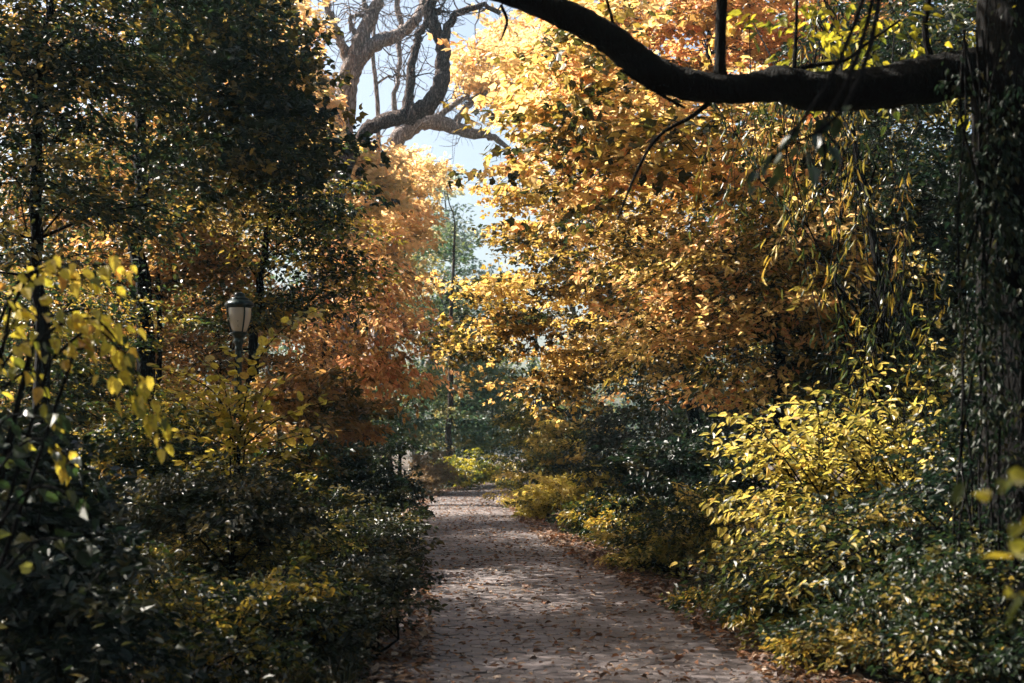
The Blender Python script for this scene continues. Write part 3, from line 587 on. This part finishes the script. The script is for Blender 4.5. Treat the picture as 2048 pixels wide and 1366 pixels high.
oak('slim_tree', 'slim straight pale trunk at the left side of the sky opening', 58,
    [(625, 700, 22), (622, 400, 20), (618, 160, 17), (612, 60, 16), (609, -60, 14)],
    [[(618, 160, 8), (640, 120, 5), (655, 60, 4)]], 83, twigs=14, twig_len=1.6)
oak('slim_tree', 'thin upright bare stem between the forked oak and the curved limb', 56,
    [(752, 700, 12), (756, 400, 11), (756, 240, 9), (752, 170, 9), (746, 110, 8), (750, 40, 5)],
    [[(756, 165, 5), (790, 150, 4), (812, 152, 3)]], 84, twigs=16, twig_len=1.2)

# ================================================================== near tree with the black limb over the path
def near_tree():
    rng = np.random.default_rng(90); D = 8.6
    bx = GX(2062, D); bz = float(gz(bx, D))
    o = empty('overhanging_tree', (bx, D, bz), 'near tree with black trunk at the right edge and thick limb over the path', 'tree')
    def P(l):
        return smooth_line(np.array([np.append(at(p[0], p[1], p[3] if len(p) > 3 else D), p[2] / 2 / ppm(p[3] if len(p) > 3 else D)) for p in l]), 6)
    T = P([(2062, 1250, 190), (2050, 900, 170), (2035, 500, 160), (2030, 180, 160), (2035, -150, 130), (2050, -500, 110), (2080, -1000, 70)])
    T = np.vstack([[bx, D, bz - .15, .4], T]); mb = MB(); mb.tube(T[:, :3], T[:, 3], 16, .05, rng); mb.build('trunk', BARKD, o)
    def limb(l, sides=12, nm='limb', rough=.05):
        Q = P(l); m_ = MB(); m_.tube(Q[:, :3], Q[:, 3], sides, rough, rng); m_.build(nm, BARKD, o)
    limb([(2040, 120, 110), (1960, 142, 100), (1850, 160, 92), (1740, 178, 84), (1620, 182, 80), (1560, 168, 74), (1500, 176, 60), (1440, 178, 60), (1370, 168, 64), (1310, 146, 66), (1262, 112, 64), (1215, 74, 62), (1150, 38, 60), (1080, 10, 52), (1000, -14, 40), (920, -30, 30), (800, -60, 20)], 14)
    limb([(1442, 165, 34), (1440, 130, 25), (1441, 60, 24), (1444, 0, 22), (1450, -90, 18), (1470, -300, 12)], 9, 'branch')
    limb([(1232, 72, 10), (1222, 30, 7), (1212, -10, 6), (1205, -80, 5)], 6, 'branch')
    limb([(1588, 140, 10), (1592, 60, 7), (1594, -20, 6)], 6, 'branch')
    limb([(1420, 205, 12), (1380, 235, 9), (1330, 262, 8), (1296, 300, 7), (1262, 370, 6), (1235, 440, 4)], 6, 'branch', .02)
    limb([(1240, 140, 7), (1290, 170, 7), (1340, 200, 7), (1370, 216, 5)], 6, 'branch', .02)
    limb([(1560, 150, 12), (1620, 132, 10), (1690, 120, 8), (1730, 90, 6), (1800, 40, 5)], 6, 'branch', .02)
    limb([(1002, 10, 7), (1014, 40, 7), (1008, 65, 5), (1000, 82, 3)], 6, 'branch', .02)
    limb([(1870, 150, 18), (1850, 60, 14), (1865, -40, 12)], 7, 'branch')
    limb([(2035, -80, 60), (1800, -300, 40), (1450, -500, 26), (1100, -620, 14)], 8, 'limb')
    limb([(2035, -300, 60), (1700, -420, 44, 9.5), (1200, -480, 30, 10.5), (700, -560, 14, 11.5)], 8, 'limb')
    # crown: mostly above the frame
    cr = MB(); n = 420
    C = np.array([3.2, 8.0, 7.4]) + norm(rng.normal(0, 1, (n, 3))) * rng.random((n, 1)) ** .5 * [4.6, 4.6, 2.1]
    C = C[C[:, 2] > 1.6 + C[:, 1] * .36]
    shade_lobe = np.array([-3.6, 7.3, 7.3]) + norm(rng.normal(0, 1, (430, 3))) * rng.random((430, 1)) ** .5 * [4.6, 3.6, 1.7]  # second crown lobe, out of view, added to shade the limb and foreground
    C = np.concatenate([C, shade_lobe]); C = C[C[:, 2] > 2.3 + C[:, 1] * .34]
    A = norm((C - [3.2, 8, 7]) * [1, 1, .2] + rng.normal(0, .5, C.shape))
    spray_leaves(cr, C, A, .5, .36, 45, 'oval', .09, rng, .3, .5, 0, .15)
    C2 = blob_pts([(1760, 60, 110, 70, 9, .6), (1920, 80, 100, 90, 8.8, .6), (1650, 30, 70, 50, 9.2, .5)], 16, rng)
    spray_leaves(cr, C2, norm(rng.normal(0, 1, (16, 3)) * [1, 1, .5] - [0, 0, .4]), .3, .2, 22, 'oval', .075, rng, .3, .5)
    cr.build('crown', lm('lime'), o)
near_tree()

# ================================================================== street lamp
def lamp():
    D = 20.6; x = GX(476, D); z = float(gz(x, D))
    o = empty('street_lamp', (x, D, z), 'dark green park lamp post with milky glass globe among the bushes on the left', 'street lamp')
    top = at(476, 585, D)[2]
    m, n, out = newmat('green_black_iron'); p = nd(n, 'ShaderNodeBsdfPrincipled'); tc = nd(n, 'ShaderNodeTexCoord')
    ns = nd(n, 'ShaderNodeTexNoise'); ns.inputs['Scale'].default_value = 25; n.links.new(tc.outputs['Object'], ns.inputs[0])
    r = ramp(n, [(.35, (.006, .014, .015)), (.7, (.014, .036, .038))], ns.outputs['Fac']); n.links.new(r.outputs[0], p.inputs[0])
    p.inputs['Roughness'].default_value = .32; p.inputs['Metallic'].default_value = .3; n.links.new(p.outputs[0], out.inputs[0])
    g, n, out = newmat('milky_glass'); p = nd(n, 'ShaderNodeBsdfPrincipled'); p.inputs['Base Color'].default_value = (.62, .55, .48, 1)
    p.inputs['Roughness'].default_value = .25; p.inputs['Transmission Weight'].default_value = .15; n.links.new(p.outputs[0], out.inputs[0])
    c = (x, D, top)
    mb = MB(); mb.lathe([(0, 0), (.05, -.004), (.075, -.02), (.085, -.045), (.075, -.06), (.085, -.068), (.13, -.085), (.145, -.10), (.135, -.112), (.15, -.118), (.18, -.135), (.205, -.16), (.215, -.18), (.215, -.20), (.19, -.205), (.188, -.222), (.175, -.23), (0, -.232)], c, 28); mb.build('cap', m, o)
    glb = MB(); glb.lathe([(.172, -.232), (.175, -.28), (.17, -.34), (.158, -.41), (.14, -.48), (.118, -.545), (.105, -.575), (0, -.577)], c, 28); gl = glb.build('globe', g, o)
    mb = MB()
    for k in range(4):
        a = k * math.pi / 2 + .62
        pts = [(x + math.cos(a) * rr, D + math.sin(a) * rr, top + zz) for rr, zz in ((.184, -.215), (.187, -.28), (.181, -.35), (.168, -.42), (.149, -.49), (.126, -.555), (.11, -.59))]
        mb.tube(pts, .0125, 6)
    mb.build('globe_frame', m, o)
    mb = MB(); h = top - z
    mb.lathe([(0, -.578), (.115, -.578), (.125, -.59), (.12, -.61), (.085, -.64), (.07, -.68), (.078, -.70), (.078, -.73), (.055, -.76), (.05, -.80), (.058, -.82), (.05, -.85)], c, 24); mb.build('collar', m, o)
    mb = MB(); a = np.linspace(0, 2 * np.pi, 48, endpoint=False); fl = np.where(np.arange(48) % 4 < 2, 1., .88)
    for (z0, z1, r0, r1) in ((-.85, -(h - .95), .046, .068),):
        V = np.array([[(x + math.cos(b) * rr * f, D + math.sin(b) * rr * f, top + zz) for b, f in zip(a, fl)] for rr, zz in ((r0, z0), (r1, z1))]).reshape(-1, 3)
        j = np.arange(48); mb.add(V, np.stack([j, (j + 1) % 48, 48 + (j + 1) % 48, 48 + j], -1), smooth=False)
    mb.build('post', m, o)
    mb = MB(); mb.lathe([(.066, -h + .97), (.10, -h + .95), (.105, -h + .9), (.08, -h + .86), (.085, -h + .6), (.12, -h + .55), (.125, -h + .5), (.13, -h + .3), (.17, -h + .22), (.2, -h + .1), (.22, -h + .06), (.22, -h - .05)], c, 16, smooth=False); mb.build('post_base', m, o)
lamp()

# ================================================================== foreground branches
def bough(name, label, px_lines, D, size, shape, key, seed, width=6, dens=26, hang=.5, cat='shrub', side=.12, group=None, basept=None, trans=.55, rough=.38):
    """a plant made of arching boughs, each carrying leaves in two ranks along its length"""
    rng = np.random.default_rng(seed); b = basept; bz = b[2] if len(b) > 2 else float(gz(b[0], b[1])); o = empty(name, (b[0], b[1], bz), label, cat, group)
    wood = MB(); lf = MB(); B0 = np.array([b[0], b[1], bz - .03])
    for l in px_lines:
        Dl = [p[2] if len(p) > 2 else D for p in l]
        Q = smooth_line(np.array([at(p[0], p[1], d) for p, d in zip(l, Dl)]), 7)
        lead = smooth_line(np.array([B0, B0 * .5 + Q[0] * .5 + [0, 0, -.05 * abs(Q[0][2])], Q[0]]), 4)
        wood.tube(np.vstack([lead[:-1], Q]), np.linspace(.011, .0025, len(lead) - 1 + len(Q)), 5)
        seglen = np.concatenate([[0], np.cumsum(np.linalg.norm(np.diff(Q, axis=0), axis=1))]); n = max(4, int(seglen[-1] * dens))
        s = np.linspace(0, 1, n) * seglen[-1]; P = np.stack([np.interp(s, seglen, Q[:, i]) for i in range(3)], -1)
        T = norm(np.gradient(P, axis=0)); S = norm(np.cross(T, UP)); sg = np.where(np.arange(n) % 2, 1., -1.)
        S = S * .8 + rng.normal(0, .25, (n, 3))
        P2 = P + S * sg[:, None] * side * rng.random((n, 1)) + rng.normal(0, .02, (n, 3))
        d = T * .6 + S * sg[:, None] * .9 + rng.normal(0, .2, (n, 3)); d[:, 2] -= hang
        nn = UP + rng.normal(0, .45, (n, 3))
        if hang > .5: nn = np.array([0, -.8, .5]) + rng.normal(0, .6, (n, 3))
        leaves(lf, P2, d, nn, size * rng.uniform(.65, 1.2, n), shape, np.clip(rng.normal(.5, .25, n), 0, 1))
    NLEAF[0] += 1
    wood.build('stem', BARKD, o); lf.build('foliage', lm(key, trans, rough), o); return o
for f in FANS: fan(*f)
# ivy climbing the black trunk
def ivy():
    rng = np.random.default_rng(140); D = 8.3; b = base(2010, D); o = empty('climbing_vine', (b[0], D - .05, float(gz(*b))), 'glossy vine leaves hanging down the black trunk at the right edge', 'vine')
    C = blob_pts([(1960, 560, 50, 160, D - .15, .22), (1990, 800, 60, 150, D - .2, .25), (1930, 330, 40, 110, D, .25), (1890, 150, 50, 60, D, .25), (2010, 1000, 60, 120, D - .2, .25), (2000, 300, 60, 260, D - .1, .22), (1980, 600, 50, 260, D - .1, .22)], 110, rng)
    lf = MB(); spray_leaves(lf, C, norm(rng.normal(0, .4, (110, 3)) + [0, 0, -1]), .2, .12, 26, 'oval', .045, rng, .2, .6, .6)
    wd = MB()
    for k in range(7):
        px = rng.uniform(1900, 2030); P = smooth_line(np.array([at(px + rng.normal(0, 14), py, D - .1 + rng.normal(0, .06)) for py in range(60, 1260, 170)]), 4); wd.tube(P, .007, 4)
    wd.build('stem', BARKD, o); lf.build('foliage', leafmat('leaf_ivy', PAL['dark'], .4, .5, .25), o)
ivy()
rng = np.random.default_rng(5)
dl = [[(0, 640), (40, 560), (110, 530), (190, 530), (270, 530)], [(20, 620), (70, 545), (150, 560), (230, 560)],
      [(60, 700), (120, 650), (190, 640), (240, 690), (280, 760), (310, 840), (330, 890)], [(100, 720), (180, 660), (240, 700), (290, 790), (335, 850)],
      [(0, 700), (30, 640), (60, 600)], [(150, 700), (200, 700), (250, 770), (270, 830)], [(0, 780), (60, 740), (90, 780), (110, 850)], [(30, 860), (80, 880), (120, 910), (140, 960)],
      [(80, 640), (150, 620), (210, 625), (255, 660)], [(0, 740), (40, 690), (90, 680), (130, 720)]]
bough('hazel_shrub', 'near drooping shrub with large yellow and green heart-shaped leaves at the left edge', dl, 6.2, .074, 'oval', 'near', 100, dens=42, hang=.9, basept=base(-150, 6.4), side=.09)
bough('hazel_shrub', 'dim leafy near shrub under the drooping yellow branches at the left edge', [[(-40, 1000), (30, 900), (90, 880), (150, 930)], [(-40, 1100), (60, 980), (140, 990), (190, 1040)], [(-60, 1000), (0, 850), (60, 830), (120, 850)], [(0, 1150), (80, 1080), (170, 1090)]],
      6.0, .085, 'oval', 'green', 101, dens=26, hang=.7, basept=base(-200, 6.1), side=.08)
sap = [[(475, 900), (500, 760), (545, 680), (600, 635), (640, 618)], [(470, 900), (440, 800), (380, 755), (310, 735)], [(470, 880), (450, 780), (420, 720)], [(475, 900), (480, 820), (470, 720), (455, 700)],
       [(480, 900), (540, 850), (600, 820), (665, 800)], [(470, 900), (430, 880), (390, 870), (350, 860)], [(490, 880), (530, 800), (560, 760)], [(470, 900), (400, 920), (360, 930)], [(480, 900), (560, 880), (640, 860)],
       [(470, 860), (400, 800), (350, 780)], [(475, 870), (500, 820), (520, 790)], [(470, 930), (420, 950), (380, 960)], [(480, 930), (540, 920), (600, 900)], [(460, 860), (440, 830), (430, 790)], [(478, 880), (510, 840), (545, 830)]]
bough('elm_sapling', 'fan-shaped sapling with paired round yellow leaves in front of the lamp post', sap, 13.0, .088, 'round', 'elm', 102, dens=44, hang=.15, basept=base(472, 13.2), side=.10, cat='sapling')
bough('low_branch', 'small sprig of pale yellow leaves lit low on the left of the sapling', [[(350, 930), (400, 900), (440, 905)], [(360, 950), (400, 925), (450, 935)], [(380, 980), (420, 950), (470, 960)]], 13.5, .085, 'round', 'elm', 103, dens=16, hang=.1, basept=base(390, 13.8), side=.06, cat='sapling')
bough('hanging_sprig', 'blurred dark green sprig hanging close to the camera below the black limb', [[(1690, 215), (1640, 260), (1580, 290), (1540, 320), (1510, 370)], [(1640, 260), (1650, 310), (1640, 370)], [(1560, 300), (1530, 340)]], 4.6, .065, 'oval', 'green', 104, dens=34, hang=.8, basept=(1.35, 4.9, 3.55), side=.03, cat='sprig', trans=.3)
bough('near_sprig', 'blurred large pale leaves poking in at the right edge of the frame', [[(2110, 1010), (2040, 930), (1960, 945), (1930, 960)], [(2120, 1040), (2060, 1010), (2020, 1030)], [(2120, 1120), (2070, 1090), (2040, 1110)], [(2120, 1230), (2060, 1170), (2030, 1190)]], 3.2, .07, 'oval', 'lime', 105, dens=16, hang=.3, basept=(1.35, 3.3), side=.03, cat='sprig')

# ================================================================== ground cover, litter
def undergrowth():
    rng = np.random.default_rng(120)
    def patch(name, label, n, xr, yr, side, key, h, shape, size, m=16, skip=None):
        mb = MB(); y = rng.uniform(*yr, n); e = path_x(y) + side * (HW + rng.uniform(*xr, n) ** 1.0)
        z = gz(e, y); hh = h * rng.uniform(.35, 1.1, n) * np.clip((np.abs(e - path_x(y)) - HW + .25) / 1.1, .25, 1)
        lean = rng.normal(0, .22, (n, 2))
        t = (np.arange(m) + .5) / m; k = m
        P = np.stack([e[:, None] + lean[:, :1] * t * hh[:, None], y[:, None] + lean[:, 1:] * t * hh[:, None], z[:, None] + t * hh[:, None]], -1)
        az = rng.uniform(0, 6.28, (n, 1)) + np.arange(k) * 2.4
        d = np.stack([np.cos(az), np.sin(az), rng.uniform(-.3, .5, (n, k))], -1); P = P + d * .06
        nn = UP + rng.normal(0, .4, (n, k, 3)); tone = np.clip(.6 * rng.random((n, 1)) + .4 * rng.random((n, k)), 0, 1)
        leaves(mb, P.reshape(-1, 3), d.reshape(-1, 3), nn.reshape(-1, 3), size * rng.uniform(.5, 1.3, n * k), shape, tone.ravel())
        b = np.stack([e, y, z - .02], -1); tp = P[:, -1]; w_ = np.array([.006, 0, 0])
        V = np.stack([b - w_, b + w_, tp], 1).reshape(-1, 3); mb.add(V, np.arange(n * 3).reshape(-1, 3), 0., False)
        tag(mb.build(name, lm(key, .45)), label, 'undergrowth', kind='stuff')
    patch('weeds', 'knee-high tangled weeds covering the left verge', 2600, (-.05, 7), (5, 24), -1, 'weed', .75, 'oval', .06, 20)
    patch('weeds', 'low leafy weeds along the right verge', 1500, (-.1, 5), (6, 30), 1, 'weed', .35, 'oval', .055, 14)
    patch('weeds', 'weedy ground cover along the left edge farther down the path', 1500, (0, 6), (24, 62), -1, 'weed', .55, 'oval', .09, 14)
    patch('weeds', 'weedy ground cover beyond the right-hand shrubs toward the bend', 1200, (0, 7), (30, 75), 1, 'green', .6, 'oval', .10, 14)
    # grass blades
    mb = MB(); n = 26000; y = rng.uniform(6, 26, n); x = path_x(y) - HW - rng.uniform(-.08, 1, n) ** 1.3 * 4; x = np.where(np.isnan(x), path_x(y) - HW - .3, x)
    z = gz(x, y); h = rng.uniform(.06, .34, n); a = rng.uniform(0, 6.28, n); b = np.stack([x, y, z - .01], -1)
    wv = np.stack([np.cos(a), np.sin(a), 0 * a], -1) * .004; ln = rng.normal(0, .35, (n, 3)) * [1, 1, 0]
    mid = b + UP * (h * .6)[:, None] + ln * (h * .3)[:, None]; tp = b + UP * (h)[:, None] * .95 + ln * h[:, None]
    V = np.stack([b - wv, b + wv, mid + wv * .8, mid - wv * .8, tp], 1).reshape(-1, 3); q = np.arange(n)[:, None] * 5
    t = rng.random(n); mb.add(V, q + [0, 1, 2, 3], t, False); mb.f.append(q + [3, 2, 4] + mb.n - n * 5); mb.t.append(t); mb.sm.append(np.full(n, False))
    tag(mb.build('grass', lm('weed', .45)), 'thin brownish-green grass blades at the left edge of the paving', 'grass', kind='stuff')
undergrowth()
def litter():
    rng = np.random.default_rng(130)
    def drop(name, label, n, ux, yr, key, size, pw, shape='oval', lift=.0):
        mb = MB(); y = yr[0] + (yr[1] - yr[0]) * rng.random(n) ** pw; u = ux(n, y); x = path_x(y) + u
        z = np.where(np.abs(u) < HW, .03 * (1 - (u / HW) ** 2) + .036, gz(x, y) - .01) + rng.uniform(0, .02 + lift, n)
        a = rng.uniform(0, 6.28, n); d = np.stack([np.cos(a), np.sin(a), rng.normal(0, .18, n)], -1)
        nn = UP + rng.normal(0, .38, (n, 3))
        leaves(mb, np.stack([x, y, z], -1), d, nn, size * rng.uniform(.45, 1.25, n), shape, rng.random(n))
        tag(mb.build(name, lm(key, .25, .6)), label, 'leaf litter', kind='stuff')
    drop('fallen_leaves', 'scattered brown and pale fallen leaves on the paving', 9500, lambda n, y: np.clip(rng.normal(0, HW * .75, n), -HW * 1.05, HW * 1.05), (6, 68), 'litter', .062, 1.5)
    drop('fallen_leaves', 'drift of brown fallen leaves along the left edge of the paving', 9000, lambda n, y: -HW + .5 - np.abs(rng.normal(0, .8, n)), (6, 66), 'litter', .075, 1.4, 'maple', .03)
    drop('fallen_leaves', 'drift of orange-brown fallen leaves along the right edge of the paving', 10000, lambda n, y: HW - .7 + np.abs(rng.normal(0, .8, n)), (6, 66), 'litter', .08, 1.3, 'maple', .03)
    drop('fallen_leaves', 'thick bed of fallen leaves under the trees on both banks', 14000, lambda n, y: rng.choice([-1, 1], n) * (HW + rng.uniform(0, 7, n)), (5, 60), 'litter', .09, 1.2, 'oval', .03)
litter()
def twig_on_ground():
    rng = np.random.default_rng(6)
    o = empty('fallen_twig', (GX(1480, 13.3), 13.3, .06), 'thin pale fallen twig lying at the right edge of the paving', 'twig'); mb = MB()
    P = smooth_line(np.array([at(1410, 1208, 13.6), at(1450, 1218, 13.3), at(1500, 1226, 13.1), (at(1560, 1218, 13.3)), at(1620, 1228, 13.1)]), 4)
    P[:, 2] = np.maximum(P[:, 2] * .3, .07) + .03; mb.tube(P, np.linspace(.009, .004, len(P)), 6); 
    mb.tube(np.array([P[6], P[6] + [.1, .12, .04], P[6] + [.22, .2, .05]]), [.005, .004, .002], 5); mb.build('stick', BARKG, o)
twig_on_ground()

# ================================================================== haze
def haze():
    me = bpy.data.meshes.new('haze'); x0, x1, y0, y1, z0, z1 = -175, 175, -65, 305, -1.2, 34
    V = [(x, y, z) for z in (z0, z1) for y in (y0, y1) for x in (x0, x1)]
    me.from_pydata(V, [], [(0, 2, 3, 1), (4, 5, 7, 6), (0, 1, 5, 4), (2, 6, 7, 3), (0, 4, 6, 2), (1, 3, 7, 5)])
    m, n, out = newmat('haze_air'); v = nd(n, 'ShaderNodeVolumePrincipled')
    v.inputs['Color'].default_value = (.50, .84, 1, 1); v.inputs['Density'].default_value = HAZE; v.inputs['Anisotropy'].default_value = .35
    n.links.new(v.outputs[0], out.inputs['Volume']); me.materials.append(m)
    o = bpy.data.objects.new('haze', me); col.objects.link(o); tag(o, 'pale blue haze in the air', 'haze', kind='stuff')
haze()
